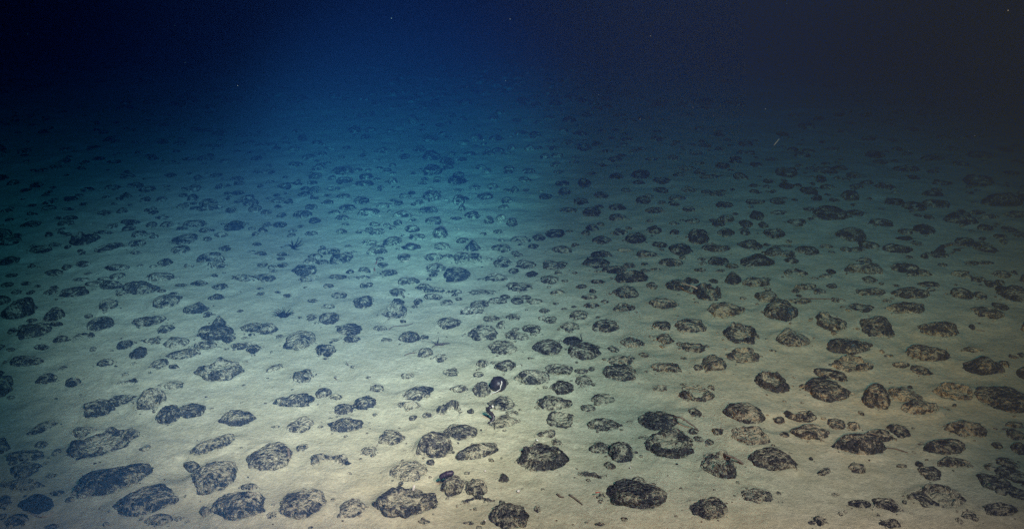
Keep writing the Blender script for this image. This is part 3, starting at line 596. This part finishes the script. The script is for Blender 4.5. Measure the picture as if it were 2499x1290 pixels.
def nodule_shape(typ, silt, a, b, hz, sub, seed, painted_glint=None):
    co = ICO[sub][1]
    rs = np.random.RandomState(seed % (2 ** 31))
    n = co
    off = rs.uniform(-50, 50, 3)
    nf = lambda f, o=2, sd=0: fbm(n[:, 0] * f + off[0], n[:, 1] * f + off[1], n[:, 2] * f + off[2], o, sd)
    f1, f2, s1 = cells(n, 7 if typ == 'l' else 11, rs)
    lobe = 1 - (f1 / s1) ** 2
    kn = int(rs.uniform(110, 170)) if sub >= 4 else (80 if sub == 3 else 40)
    g1, g2, s2 = cells(n, kn, rs)
    knob = np.sqrt(np.maximum(0, 1 - (g1 / (0.72 * s2)) ** 2))
    crev = 1 - sstep(0.0, 0.34 * s2, g2 - g1)
    lcrev = 1 - sstep(0.0, 0.25 * s1, f2 - f1)
    low = nf(1.3, 2, 3)
    A_l, A_k, A_n = {'l': (.30, .075, .17), 'a': (.10, .05, .13), 's': (.03, .02, .07), 'k': (.04, .012, .09), 'r': (.14, .075, .12)}.get(typ, (.11, .070, .12))
    R = 1 + A_l * (lobe - .50) + A_k * (knob - .5) + A_n * low + .055 * nf(3.1, 2, 51) + 0.030 * nf(8, 2, 9)
    P = n * R[:, None]
    if typ == 'a':
        for _ in range(7):
            m = sphere_points(1, rs)[0]; m[2] = abs(m[2]); m /= np.linalg.norm(m)
            h = rs.uniform(.62, .85)
            dd = P @ m - h
            P = P - np.maximum(dd, 0)[:, None] * m * 0.85
        pk = rs.uniform(-.35, .35)
        up = np.maximum(P[:, 2], 0)
        P[:, 2] = up * (0.75 + 0.75 * np.exp(-((P[:, 0] - pk) / .38) ** 2)) + np.minimum(P[:, 2], 0)
    rr = np.hypot(n[:, 0], n[:, 1])
    az = np.arctan2(n[:, 1], n[:, 0])
    plan = 1 + .10 * vnoise(np.cos(az) * 1.5 + off[1], np.sin(az) * 1.5 + off[2], az * 0 + 7, 5) + .10 * vnoise(np.cos(az) * 3.4 + off[1], np.sin(az) * 3.4 + off[2], az * 0 + 3, 6)
    P[:, :2] *= plan[:, None]
    P[:, 2] *= 1 + .35 * (vnoise(n[:, 0] * 1.1 + off[2], n[:, 1] * 1.1 + off[0], n[:, 0] * 0, 15)) * (n[:, 2] > 0)
    extra = np.zeros(len(n))
    if typ in 'rnu':
        m = 0.72 + 0.62 * vnoise(np.cos(az) * 1.3 + off[0], np.sin(az) * 1.3 + off[1], az * 0 + 2, 4) + .25 * vnoise(np.cos(az) * 4 + off[0], np.sin(az) * 4, az * 0, 8)
        m = np.clip(m, .12, 1.15)
        wid = 0.19 + .06 * nf(2, 2, 61)
        if typ != 'r':
            a0 = math.pi / 2 if typ == 'n' else -math.pi / 2
            m = m * sstep(-0.45, 0.45, np.cos(az - a0))
        prof = np.exp(-((rr - .74 - .10 * nf(1.7, 2, 62)) / wid) ** 2)
        up = n[:, 2] > 0
        zz = prof * m * (1 + .14 * low + 0.30 * (knob - .5) + .25 * (lobe - .5)) + .05 * sstep(.2, .7, rr) - (.02 if typ == 'r' else .06)
        if typ == 'r':
            zz = np.maximum(zz, .30 + .16 * low + .12 * nf(3.3, 2, 64) + .10 * (knob - .5))
        blend = sstep(0.0, 0.35, n[:, 2])
        P[:, 2] = np.where(up, P[:, 2] * (1 - blend) * 1.0 + zz * blend, P[:, 2] * .6)
        extra = sstep(.32, .08, P[:, 2]) * sstep(0.1, .3, n[:, 2]) * 1.3 + (typ == 'r') * sstep(.66, .30, rr + .25 * nf(3, 2, 63)) * up * .55
    for ax_ in (0, 1):
        lo_, hi_ = np.percentile(P[:, ax_], (1.0, 99.0))
        P[:, ax_] = (P[:, ax_] - (lo_ + hi_) / 2) * 1.94 / (hi_ - lo_)
    # flatter crown, steeper flank
    P[:, 2] = np.where(P[:, 2] > 0, np.tanh(P[:, 2] * 0.85) / math.tanh(0.85), P[:, 2])
    upn = np.clip(n[:, 2], 0, 1)
    patch = nf(1.9, 3, 21)
    fine = nf(9, 2, 33)
    sv = (silt - .34) * 1.5 + .42 * (upn - .45) + .34 * crev + .26 * lcrev + .72 * patch + .20 * fine - .16 * knob + extra
    if typ in 'rnu':
        sv = sv - .25 * (extra < .2)
    if typ == 'k':
        sv = sv - .75
    # clay clings to the foot of the flank
    sv = sv + .60 * sstep(.30, -.06, n[:, 2] + .14 * nf(2.6, 2, 71))
    fv = np.zeros(len(n))
    if painted_glint:
        c = np.array(painted_glint[:3]); c = c / np.linalg.norm(c)
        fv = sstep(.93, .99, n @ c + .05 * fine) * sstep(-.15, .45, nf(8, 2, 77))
    out_ = np.stack([P[:, 0] * a, P[:, 1] * b, P[:, 2] * hz], -1)
    out_[:, 2] -= 0.04 * hz
    return out_, sv, fv
GLINT_PAINT = (0.10, 0.42, 0.62)  # blue lamp glints, painted as a colour patch on the crust

def nodule_mesh(V, sv, fv, sub, name='nodule', glint_paint=GLINT_PAINT):
    me = ICO[sub][0].copy(); me.name = name
    me.vertices.foreach_set('co', V.ravel())
    at_ = me.attributes.new('silt', 'FLOAT', 'POINT')
    at_.data.foreach_set('value', sv.astype(np.float32))
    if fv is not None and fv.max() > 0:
        ac = me.attributes.new('painted_glint', 'FLOAT_COLOR', 'POINT')
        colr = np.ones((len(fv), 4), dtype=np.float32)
        colr[:, :3] = np.array(glint_paint)[None, :] * np.clip(fv, 0, 1)[:, None]
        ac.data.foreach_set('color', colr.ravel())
    me.materials.append(m_nod)
    me.update()
    return me

# ------------------------------------------------------------------ labels: what a nodule looks like and what it lies beside
NMAX = 290
IND, REST = ITEMS[:NMAX], ITEMS[NMAX:]
# landmarks must stay individuals
for d in list(REST):
    if d['short']:
        REST.remove(d); IND.append(d)
def size_word(d):
    # true size on the sea floor
    g = d['ga'] * 2
    return 'large' if g > .175 else ('mid-sized' if g > .125 else 'small')
def coat_word(d):
    if d['far']:
        return 'dark' if d['s'] < .28 else 'dim blue-grey' if d['x'] < 1350 else 'dim grey'
    return 'black' if d['s'] < .2 else 'dark' if d['s'] < .36 else 'speckled' if d['s'] < .5 else 'silt-dusted' if d['s'] < .64 else 'nearly buried'
def form_word(d):
    asp = d['w'] / d['h']
    return {'l': 'lumpy', 'a': 'peaked', 'r': 'hollow', 'n': 'arched', 'u': 'cupped', 'k': 'smooth', 's': 'smooth'}.get(d['t'], 'rounded' if asp < 1.75 else 'oval' if asp < 2.6 else 'flat')
SPECIAL = [('brittle star', 1065, 843), ('spiny dark brittle star', 715, 605), ('bristling black anemone', 692, 766), ('twisted black stalk', 1196, 1012),
           ('white sponge', 1010, 1188), ('purple rod', 1092, 1157), ('long bent tube', 1678, 1030), ('straight brown stick', 1785, 1116)]
LM = [(d['short'], d['x'], d['y'], d) for d in IND if d['short']] + [(n_, x, y, None) for n_, x, y in SPECIAL]
def relation(d, excl, rank=0, lr=False):
    near = sorted(((math.hypot((lx - d['x']), (ly - d['y']) * 1.7), nme, lx, ly) for nme, lx, ly, dd in LM if dd is not d and nme not in excl))
    D, nme, lx, ly = near[rank]
    dx, dy = d['x'] - lx, (d['y'] - ly) * 1.7
    if abs(dy) > abs(dx) * 1.1:
        return ('beyond the ' if dy < 0 else 'in front of the ') + nme, nme
    if lr:
        return ('left of the ' if dx < 0 else 'right of the ') + nme, nme
    return 'beside the ' + nme, nme
def between(d, k):
    near = sorted(((math.hypot((lx - d['x']), (ly - d['y']) * 1.7), nme, lx, ly) for nme, lx, ly, dd in LM if dd is not d))[:8]
    opts = []
    for i in range(len(near)):
        for j in range(i + 1, len(near)):
            a_, b_ = near[i], near[j]
            va = ((a_[2] - d['x']) / a_[0], (a_[3] - d['y']) * 1.7 / a_[0]); vb = ((b_[2] - d['x']) / b_[0], (b_[3] - d['y']) * 1.7 / b_[0])
            cosang = va[0] * vb[0] + va[1] * vb[1]
            if cosang < -.75:
                opts.append((a_[0] + b_[0], 'between the %s and the %s' % (a_[1], b_[1])))
    opts.sort()
    return opts[k][1] if k < len(opts) else None
used = set()
def n_words(s):
    return len(s.split())
for d in sorted(IND, key=lambda q: not q['short']):
    cand = []
    if d['short']:
        pre = d['short'].replace('far ', 'distant ')
        for kk in range(3):
            cand.append('%s %s' % (pre, relation(d, (), kk)[0]))
    else:
        pre = '%s %s %s nodule' % (size_word(d), coat_word(d), form_word(d))
        for kk in range(2):
            cand.append('%s %s' % (pre, relation(d, (), kk)[0]))
        for kk in range(4):
            b_ = between(d, kk)
            if b_:
                cand.append('%s %s' % (pre, b_))
                cand.append('%s %s nodule %s' % (coat_word(d), form_word(d), b_))
        for kk in range(3):
            cand.append('%s %s' % (pre, relation(d, (), kk, True)[0]))
        r1, nm = relation(d, ()); r2, _ = relation(d, (nm,), 0, True)
        cand.append('%s %s and %s' % (pre, r1, r2))
    ok = [c for c in cand if c not in used and 4 <= n_words(c) <= 16]
    d['label'] = ok[0] if ok else cand[-1]
    used.add(d['label'])

PAINTED_GLINTS = {'green-glinting nodule': (-.35, -.75, .45), 'blue-glinting dome': (.45, -.6, .55), 'blue-freckled nodule': (.05, -.45, .8)}
random.seed(11)
def gz_at(x, y):
    j = int(np.clip(np.searchsorted(GY[:, 0], y), 1, GY.shape[0] - 1))
    row = GX[j]
    i = int(np.clip(np.searchsorted(row, x), 1, len(row) - 1))
    return float(GZ[j, i])
for k, d in enumerate(IND):
    area = d['w'] * d['h']
    sub = 5 if k < 22 else 4 if k < 150 else 3
    V, sv, fv = nodule_shape(d['t'], d['s'], d['ga'], d['gb'], d['gz'], sub, int(d['x'] * 31 + d['y'] * 17), PAINTED_GLINTS.get(d['short']))
    me = nodule_mesh(V, sv, fv, sub, 'nodule', (0.25, 0.60, 0.30) if 'green' in d['short'] else GLINT_PAINT)
    o = link('nodule', me, None, d['p'], d['rot'])
    tag(o, d['label'], 'nodule', 'manganese nodules lying on the clay')

# ------------------------------------------------------------------ the smaller and farther nodules, past the first 300, as one mass
VV, FF, SS = [], [], []
base = 0
def add_mass(V, sv, F, pos, rot):
    global base
    c, s = math.cos(rot), math.sin(rot)
    W = np.stack([V[:, 0] * c - V[:, 1] * s + pos[0], V[:, 0] * s + V[:, 1] * c + pos[1], V[:, 2] + pos[2]], -1)
    VV.append(W); FF.append(F + base); SS.append(sv); base += len(W)
for d in REST:
    sub = 3 if d['w'] * d['h'] > 450 else 2
    V, sv, _ = nodule_shape(d['t'], d['s'], d['ga'], d['gb'], d['gz'], sub, int(d['x'] * 31 + d['y'] * 17))
    add_mass(V, sv, ICO[sub][2], d['p'], d['rot'])
rs = random.Random(77)
proto = []
for i in range(24):
    proto.append(nodule_shape(rs.choice('ddlda'), rs.uniform(.22, .56), 1, rs.uniform(.7, 1), rs.uniform(.4, .55), 2, 900 + i)[:2])
occ = [(d['p'].x, d['p'].y, max(d['ga'], d['gb'])) for d in ITEMS]
occ_a = np.array(occ)
def free(x, y, r):
    return np.all(np.hypot(occ_a[:, 0] - x, occ_a[:, 1] - y) > occ_a[:, 2] * .9 + r)
cnt = 0
for _ in range(22000):                                     # beyond the survey, and on either side of it
    y = 2.3 + rs.random() ** 1.5 * 24
    x = rs.uniform(-1, 1) * (y * 0.8 + 1)
    if float(vnoise(np.array([x * 1.1]), np.array([y * .9]), np.array([.5]), 91)[0]) < rs.uniform(-.55, .35):
        continue
    dpt = y * CP + CAM_H * SP
    px = x / dpt * FPX + PW / 2
    inside = y < 8.5 and 0 < px < PW
    if inside and rs.random() > (1.0 if y > 3.6 else .16):
        continue
    r = rs.uniform(.035, .085) if not inside else min(.055, .014 + rs.expovariate(1 / .015))
    if not free(x, y, r):
        continue
    V, sv = proto[rs.randrange(24)]
    add_mass(V * r, sv, ICO[2][2], (x, y, gz_at(x, y)), rs.uniform(0, 6.28)); cnt += 1
    if cnt > 4300:
        break
for _ in range(260):                                      # flanks outside the picture
    y = rs.uniform(1.2, 6)
    sgn = rs.choice((-1, 1))
    x = sgn * (y * .64 + .35 + rs.uniform(0, 2.0))
    r = rs.uniform(.04, .08)
    if not free(x, y, r):
        continue
    V, sv = proto[rs.randrange(24)]
    add_mass(V * r, sv, ICO[2][2], (x, y, gz_at(x, y)), rs.uniform(0, 6.28))
def mass_object(name, label, cat):
    global VV, FF, SS, base
    Vn, Fn, Sn = np.concatenate(VV), np.concatenate(FF), np.concatenate(SS)
    me = bpy.data.meshes.new(name)
    me.vertices.add(len(Vn)); me.vertices.foreach_set('co', Vn.ravel())
    me.loops.add(len(Fn) * 3); me.loops.foreach_set('vertex_index', Fn.ravel())
    me.polygons.add(len(Fn)); me.polygons.foreach_set('loop_start', np.arange(len(Fn)) * 3)
    me.polygons.foreach_set('use_smooth', [True] * len(Fn))
    me.update(calc_edges=True)
    me.attributes.new('silt', 'FLOAT', 'POINT').data.foreach_set('value', Sn.astype(np.float32))
    me.materials.append(m_nod)
    o = tag(link(name, me), label, cat, None, 'stuff')
    VV, FF, SS, base = [], [], [], 0
    return o
mass_object('distant_nodules', 'countless small and far nodules fading into the dark blue water', 'nodules')

# crumbs of crust and clay strewn between the nodules
rs = random.Random(5)
crumb = []
for i in range(12):
    V, sv, _ = nodule_shape(rs.choice('dal'), rs.uniform(.42, .8), 1, rs.uniform(.6, 1), rs.uniform(.4, .6), 1, 300 + i)
    crumb.append((V, sv))
for _ in range(2200):
    if rs.random() < .62:                                 # most lie close round a nodule
        d = rs.choice(ITEMS[:330]); an = rs.uniform(0, 6.28); q = 1.0 + abs(rs.gauss(0, .35))
        x, y = d['p'].x + math.cos(an) * d['ga'] * q, d['p'].y + math.sin(an) * d['gb'] * q
    else:
        y = 1.9 + rs.random() ** 1.4 * 6; x = rs.uniform(-1, 1) * (y * .66 + .3)
    r = min(.022, .0022 + rs.expovariate(1 / .0034))
    V, sv = crumb[rs.randrange(12)]
    add_mass(V * r, sv, ICO[1][2], (x, y, gz_at(x, y)), rs.uniform(0, 6.28))
mass_object('crust_crumbs', 'tiny dark crumbs of crust strewn over the tan clay', 'crumbs')

# ------------------------------------------------------------------ animals, tubes and stalks
def gp(px, py, lift=0.0):
    p, depth = at(px, py)
    for _ in range(2):
        p, depth = at(px, py, gz_at(p.x, p.y) + lift)
    return p, depth
def stick(name, pix, rad_px, mat, label, cat, lifts=None, n=18, taper=.5, bumpy=.12, group=None):
    """A tube lying on (or rising from) the floor along picture positions."""
    lifts = lifts or [0.004] * len(pix)
    P, dep = [], 1
    for (px, py), l in zip(pix, lifts):
        p, dep = gp(px, py, l); P.append(p)
    o0 = P[0].copy()
    pts = smooth_path([p - o0 for p in P], n)
    r = rad_px * dep / FPX
    V, F = tube(pts, [r * (1 - taper * i / (n - 1)) for i in range(n)], 8, len(label), bumpy)
    return tag(link(name, mesh_from(name, V, F, mat), None, o0), label, cat, group)
def rising(name, px, py, tip_px, tip_py, rad_px, mat, label, cat, bend=.2, n=14, taper=.5, bumpy=.1, group=None):
    p, dep = gp(px, py)
    s = dep / FPX
    dx, dz = (tip_px - px) * s, (py - tip_py) * s / CP
    pts = [Vector((dx * t + bend * dz * math.sin(t * 6.0) * .25, bend * dz * math.sin(t * 3.1) * .3, -0.004 + (dz + .004) * t)) for t in [i / (n - 1) for i in range(n)]]
    V, F = tube(pts, [rad_px * s * (1 - taper * i / (n - 1)) for i in range(n)], 8, int(px), bumpy)
    return tag(link(name, mesh_from(name, V, F, mat), None, p), label, cat, group)

def brittle_star(px, py, disc_px, arms, mat, label, lift=.006):
    p, dep = gp(px, py)
    s = dep / FPX
    th = math.atan2(CAM_H, p.y)
    root = link('brittle_star', None, None, p)
    tag(root, label, 'brittle star')
    co = ICO[3][1]
    R = disc_px * s
    V = co * np.array([R, R, R * .45]) * (1 + .05 * np.cos(5 * np.arctan2(co[:, 1], co[:, 0])))[:, None]
    me = mesh_from('disc', V + np.array([0, 0, lift]), ICO[3][2], mat)
    link('disc', me, root)
    for j, arm in enumerate(arms):
        pts = [Vector((0, 0, lift))]
        for (ax, ay, az_) in arm:
            pts.append(Vector((ax * s, ay * s / math.sin(th), lift + az_ * s)))
        pp = smooth_path(pts, 22)
        V, F = tube(pp, [R * .36 * (1 - .85 * i / 21) for i in range(22)], 7, j, .22)
        link('arm', mesh_from('arm', V, F, mat), root)
    return root
brittle_star(1068, 843, 4.5, [[(-10, 3, 2), (-20, 9, 2)], [(1, 6, 5), (1, 11, 9)], [(10, 1, 1), (19, 2, 1), (28, 1, 1)], [(14, -1, 1), (24, 3, 1), (33, -1, 1)], [(-8, -3, 0), (-13, -8, 0)]],
             m_star, 'thin dark brittle star with curling arms on bare clay beyond a speckled nodule')
brittle_star(716, 607, 5, [[(-14, 5, 3), (-27, 2, 1)], [(-8, 9, 5), (-14, 13, 7)], [(4, 9, 7), (1, 19, 10)], [(10, 2, 2), (22, 6, 5)], [(8, -4, 1), (19, -5, 1)], [(9, 8, 4), (14, 14, 10)]],
             m_black, 'black long-armed brittle star spread on teal clay beyond the streaked nodule')

# bristling anemone
p, dep = gp(692, 772); s = dep / FPX
root = tag(link('sea_anemone', None, None, p), 'small black bristling anemone alone on the pale clay', 'anemone')
co = ICO[3][1]
link('column', mesh_from('column', co * np.array([13, 10, 6]) * s * (1 + .08 * fbm(co[:, 0] * 3, co[:, 1] * 3, co[:, 2] * 3, 2, 3))[:, None] + np.array([0, 0, 3 * s]), ICO[3][2], m_black), root)
rs = random.Random(3)
for i in range(17):
    an = i * 2 * math.pi / 17 + rs.uniform(-.1, .1); L = rs.uniform(13, 22) * s
    el = rs.uniform(.15, 1.0)
    pts = [Vector((math.cos(an) * 9 * s, math.sin(an) * 8 * s, 4 * s)), Vector((math.cos(an) * (9 * s + L * .5), math.sin(an) * (8 * s + L * .5), 4 * s + L * .45 * el)),
           Vector((math.cos(an + .1) * (9 * s + L), math.sin(an + .1) * (8 * s + L), 4 * s + L * .6 * el))]
    V, F = tube(smooth_path(pts, 9), [1.3 * s * (1 - .75 * q / 8) for q in range(9)], 6, i, .1)
    link('tentacle', mesh_from('tentacle', V, F, m_black), root)

# black bulb with the white strand, and the twisted stalk before it
p, dep = gp(1216, 950); s = dep / FPX
co = ICO[4][1]
o_b = ICO[4][0].copy()
Vb = co * np.array([20, 20, 19]) * s * (1 + .05 * fbm(co[:, 0] * 2, co[:, 1] * 2, co[:, 2] * 2, 3, 8))[:, None] + np.array([0, 0, 15 * s])
me = mesh_from('black_bulb', Vb, ICO[4][2], m_black)
tag(link('sponge_bulb', me, None, p), 'round jet-black bulb crossed by a white strand above the twisted stalk', 'sponge')
sp_ = [(8, -14, 30), (9, -17, 26), (6, -20, 20), (5, -21.5, 13), (-2, -22.5, 8), (-9, -24, 5), (-16, -25, 3), (-18, -28, 0)]
V, F = tube(smooth_path([Vector(q) * s for q in sp_], 40), [1.5 * s * (1 - .5 * i / 39) for i in range(40)], 7, 3, .2)
tag(link('worm_tube', mesh_from('worm_tube', V, F, m_white), None, p), 'curving white strand hanging down the front of the round black bulb', 'worm tube')
stalk = rising('sponge_stalk', 1191, 1033, 1202, 990, 4.6, m_black, 'short twisted black stalk with a pale tip standing before a speckled nodule', 'stalk', .9, 22, .1, .30)
V, F = ICO[2][1] * 2.6 * s, ICO[2][2]
tip = link('pale_tip', mesh_from('pale_tip', V, F, m_white), stalk, (11 * s, 0, 44 * s))

# purple rod on the drooping nodule pair
pa, dep = gp(1072, 1165, .035); pb, _ = gp(1108, 1152, .055); s = dep / FPX
ax = (pb - pa)
pts = smooth_path([Vector((0, 0, 0)), ax * .5 + Vector((0, 0, .003)), ax], 20)
prof = [math.sqrt(max(0.02, 1 - (2 * i / 19 - 1) ** 4)) for i in range(20)]
V, F = tube(pts, [7.2 * s * q for q in prof], 12, 2, .07)
tag(link('sea_cucumber', mesh_from('sea_cucumber', V, F, m_purple), None, pa), 'stubby dark purple rod resting against the top of a split nodule', 'sea cucumber')

# upright white sponge, white specks
p, dep = gp(1010, 1199); s = dep / FPX
pts = smooth_path([Vector((0, 0, -.002)), Vector((-1.0 * s, 0, 7 * s)), Vector((0.8 * s, 0, 14 * s)), Vector((1.6 * s, 0, 19 * s))], 16)
V, F = tube(pts, [3.3 * s * math.sqrt(max(.05, 1 - abs(2 * i / 15 - .9) ** 3)) for i in range(16)], 10, 4, .12)
tag(link('white_sponge', mesh_from('white_sponge', V, F, m_white), None, p), 'small upright bright white sponge between the pale dome and the stacked nodule', 'sponge')
for (px, py, r, lb) in ((1265, 1197, 4.2, 'round white speck on open clay near the black fragment'), (1184, 1148, 2.6, 'tiny white speck on clay beyond the black fragment'),
                        (1184, 1268, 2.6, 'tiny white speck beside the ragged nodule at the picture bottom'), (1311, 1073, 3.0, 'tiny white speck just beyond the black ring'),
                        (1409, 833, 2.6, 'white bead modelled for the lamp glint on the glossy black egg'), (1000, 469, 2.4, 'tiny white speck by a small black far nodule'),
                        (1015, 729, 2.2, 'tiny white speck beside a small dark lump on teal clay'), (1881, 772, 2.6, 'tiny white speck at the foot of the blue-glinting dome'),
                        (1538, 1140, 2.2, 'tiny white speck under the round black knob'), (2011, 1058, 2.4, 'tiny white speck on a lumpy dark nodule')):
    p, dep = gp(px, py, .006); s = dep / FPX
    V = ICO[2][1] * np.array([r, r, r * .8]) * s
    tag(link('white_speck', mesh_from('white_speck', V, ICO[2][2], m_white), None, p), lb, 'shell', 'white specks on the sea floor')

# tubes and sticks lying on the clay
stick('worm_tube', [(1645, 1017), (1662, 1018), (1680, 1030), (1695, 1040), (1706, 1051)], 2.6, m_stick, 'long bent brown tube curving over the clay beside the black cap nodule', 'worm tube', [.03, .04, .03, .015, .004])
stick('worm_tube', [(1757, 1103), (1775, 1110), (1795, 1118), (1814, 1130)], 3.2, m_stick, 'straight dark brown stick lying beyond the clam-shaped nodule', 'worm tube', [.004, .03, .02, .004], taper=.1)
stick('worm_tube', [(1360, 1204), (1367, 1210), (1376, 1212)], 2.6, m_stick, 'short brown twig on clay, farther of two beside the huge jagged nodule', 'worm tube')
stick('worm_tube', [(1390, 1206), (1402, 1214), (1412, 1222), (1422, 1230)], 2.6, m_stick, 'longer brown twig on clay near the huge jagged nodule', 'worm tube')
stick('worm_tube', [(1344, 567), (1354, 564), (1365, 562)], 2.6, m_redst, 'short reddish brown stick on bare clay among the middle nodules', 'worm tube')
stick('worm_tube', [(949, 804), (958, 797), (975, 794), (992, 793), (1008, 788)], 1.5, m_stick, 'long thin wavy brown thread on pale teal clay', 'worm tube')
stick('worm_tube', [(988, 866), (1000, 861), (1018, 860)], 1.4, m_stick, 'faint thin thread on clay touching the nodule by the brittle star', 'worm tube')
stick('worm_tube', [(1664, 690), (1676, 694), (1690, 698), (1702, 704)], 2.4, m_buff, 'pale straight twig bridging two dark nodules', 'worm tube', [.05, .055, .05, .045], taper=.1)
stick('worm_tube', [(2162, 1092), (2185, 1094), (2215, 1103)], 1.8, m_stick, 'thin brown thread trailing from the smooth black slab', 'worm tube')
stick('worm_tube', [(2378, 804), (2390, 806), (2404, 807)], 1.6, m_stick, 'short dark twig beside a tiny purple lump', 'worm tube')
stick('worm_tube', [(2305, 598), (2325, 593), (2345, 600)], 2.2, m_stick, 'thin dark strap reaching from the curved black shell', 'worm tube', [.03, .02, .005])
stick('worm_tube', [(2320, 620), (2338, 608), (2353, 604)], 2.6, m_stick, 'dark kinked twig on clay beside the curved black shell', 'worm tube')
stick('worm_tube', [(1955, 727), (1990, 728), (2058, 729)], 1.6, m_stick, 'long low thread of crust on clay before a lumpy nodule', 'worm tube')
rising('worm_tube', 916, 644, 922, 634, 1.8, m_redst, 'upper of two little reddish upright tubes on teal clay', 'worm tube')
rising('worm_tube', 914, 660, 914, 653, 2.2, m_redst, 'lower of two little reddish upright tubes on teal clay', 'worm tube')
rising('sponge_stalk', 1767, 548, 1768, 528, 1.6, m_stick, 'thin upright stalk standing on a small far dark nodule', 'stalk')
rising('sponge_stalk', 1419, 834, 1418, 813, 1.8, m_black, 'short black upright stalk behind the glossy black egg', 'stalk')
rising('sponge_stalk', 704, 1120, 707, 1092, 4.0, m_stick, 'blunt brown stump rising beside the half-dark mound nodule', 'stalk', .2, 12, .2, .2)
rising('sponge_stalk', 852, 893, 845, 880, 1.6, m_stick, 'tiny upright twig on empty pale clay', 'stalk')
rising('sponge_stalk', 823, 927, 818, 917, 1.6, m_stick, 'tiny dark twig leaning on pale clay beside a lumpy nodule', 'stalk')
stick('shrimp', [(1454, 1201), (1459, 1200), (1465, 1200.5)], 1.9, m_red, 'tiny red shrimp beside the huge jagged nodule', 'shrimp', [.02, .022, .02], taper=.6)

# the curved black shell and the pale worm cast ring
p, dep = gp(2285, 622); s = dep / FPX
V, sv, _ = nodule_shape('a', .02, 17 * s, 13 * s, 24 * s, 4, 5)
V[:, 0] += V[:, 2] * .55
o = link('curved_shell', nodule_mesh(V, sv - .5, None, 4, 'curved_shell'), None, p)
tag(o, 'curved black shell-like slab standing tilted with a strap trailing from it', 'shell')
p, dep = gp(989, 634); s = dep / FPX
pts = [Vector((math.cos(a) * 9.5 * s, math.sin(a) * 13 * s, .002)) for a in [i * 2 * math.pi / 28 for i in range(27)]]
V, F = tube(pts, [1.5 * s] * 27, 7, 1, .25)
tag(link('worm_cast', mesh_from('worm_cast', V, F, m_buff), None, p), 'small pale ring of worm cast on teal clay', 'worm cast')
# pale lip of clay under the flat jet-black nodule
p, dep = gp(90, 1255); s = dep / FPX
pts = [gp(62 + i * 4.6, 1243 + 17 * math.sin(i / 15 * 2.6) + (0 if i < 12 else -(i - 12) * 1.5), .002)[0] - p for i in range(16)]
V, F = tube(smooth_path(pts, 40), [2.4 * s * (1 - .5 * abs(i / 20 - 1)) for i in range(40)], 7, 9, .25)
tag(link('clay_lip', mesh_from('clay_lip', V, F, m_buff), None, p), 'thin pale curved lip of clay under the flat jet-black nodule', 'clay ridge')

# ------------------------------------------------------------------ marine snow drifting in the water
rs = random.Random(21)
VV, FF, SS, base = [], [], [], 0
spots = [(1895, 347, 2.6, 3.2), (1588, 88, 1.6, 2.6), (955, 45, 1.4, 2.8), (1245, 47, 1.6, 2.6), (2460, 26, 2.2, 2.2), (1691, 262, 1.6, 3), (1562, 291, 1.8, 3), (1868, 266, 1.5, 3), (1180, 342, 1.6, 4)]
for px, py, r, dist in spots:
    rr_ = ray(px, py)
    q = Vector((0, 0, CAM_H)) + rr_ * dist
    V = ICO[1][1] * r * dist / FPX * np.array([.6, .6, 1.6 if px == 1895 else .8])
    if px == 1895:
        V = V * np.array([1, 1, 2.2]); V[:, 0] += V[:, 2] * .7
    add_mass(V, np.zeros(len(V)), ICO[1][2], q, 0)
for _ in range(60):
    px, py, dist = rs.uniform(0, PW), rs.uniform(0, 900), rs.uniform(2.2, 4.6)
    q = Vector((0, 0, CAM_H)) + ray(px, py) * dist
    if q.z < .1:
        continue
    V = ICO[1][1] * rs.uniform(.35, .8) * dist / FPX
    add_mass(V, np.zeros(len(V)), ICO[1][2], q, 0)
o = mass_object('marine_snow', 'pale specks of marine snow drifting in the dark water', 'marine snow')
o.data.materials.clear(); o.data.materials.append(m_snow)
for me in [ICO[i][0] for i in ICO]:
    if me.users == 0:
        bpy.data.meshes.remove(me)
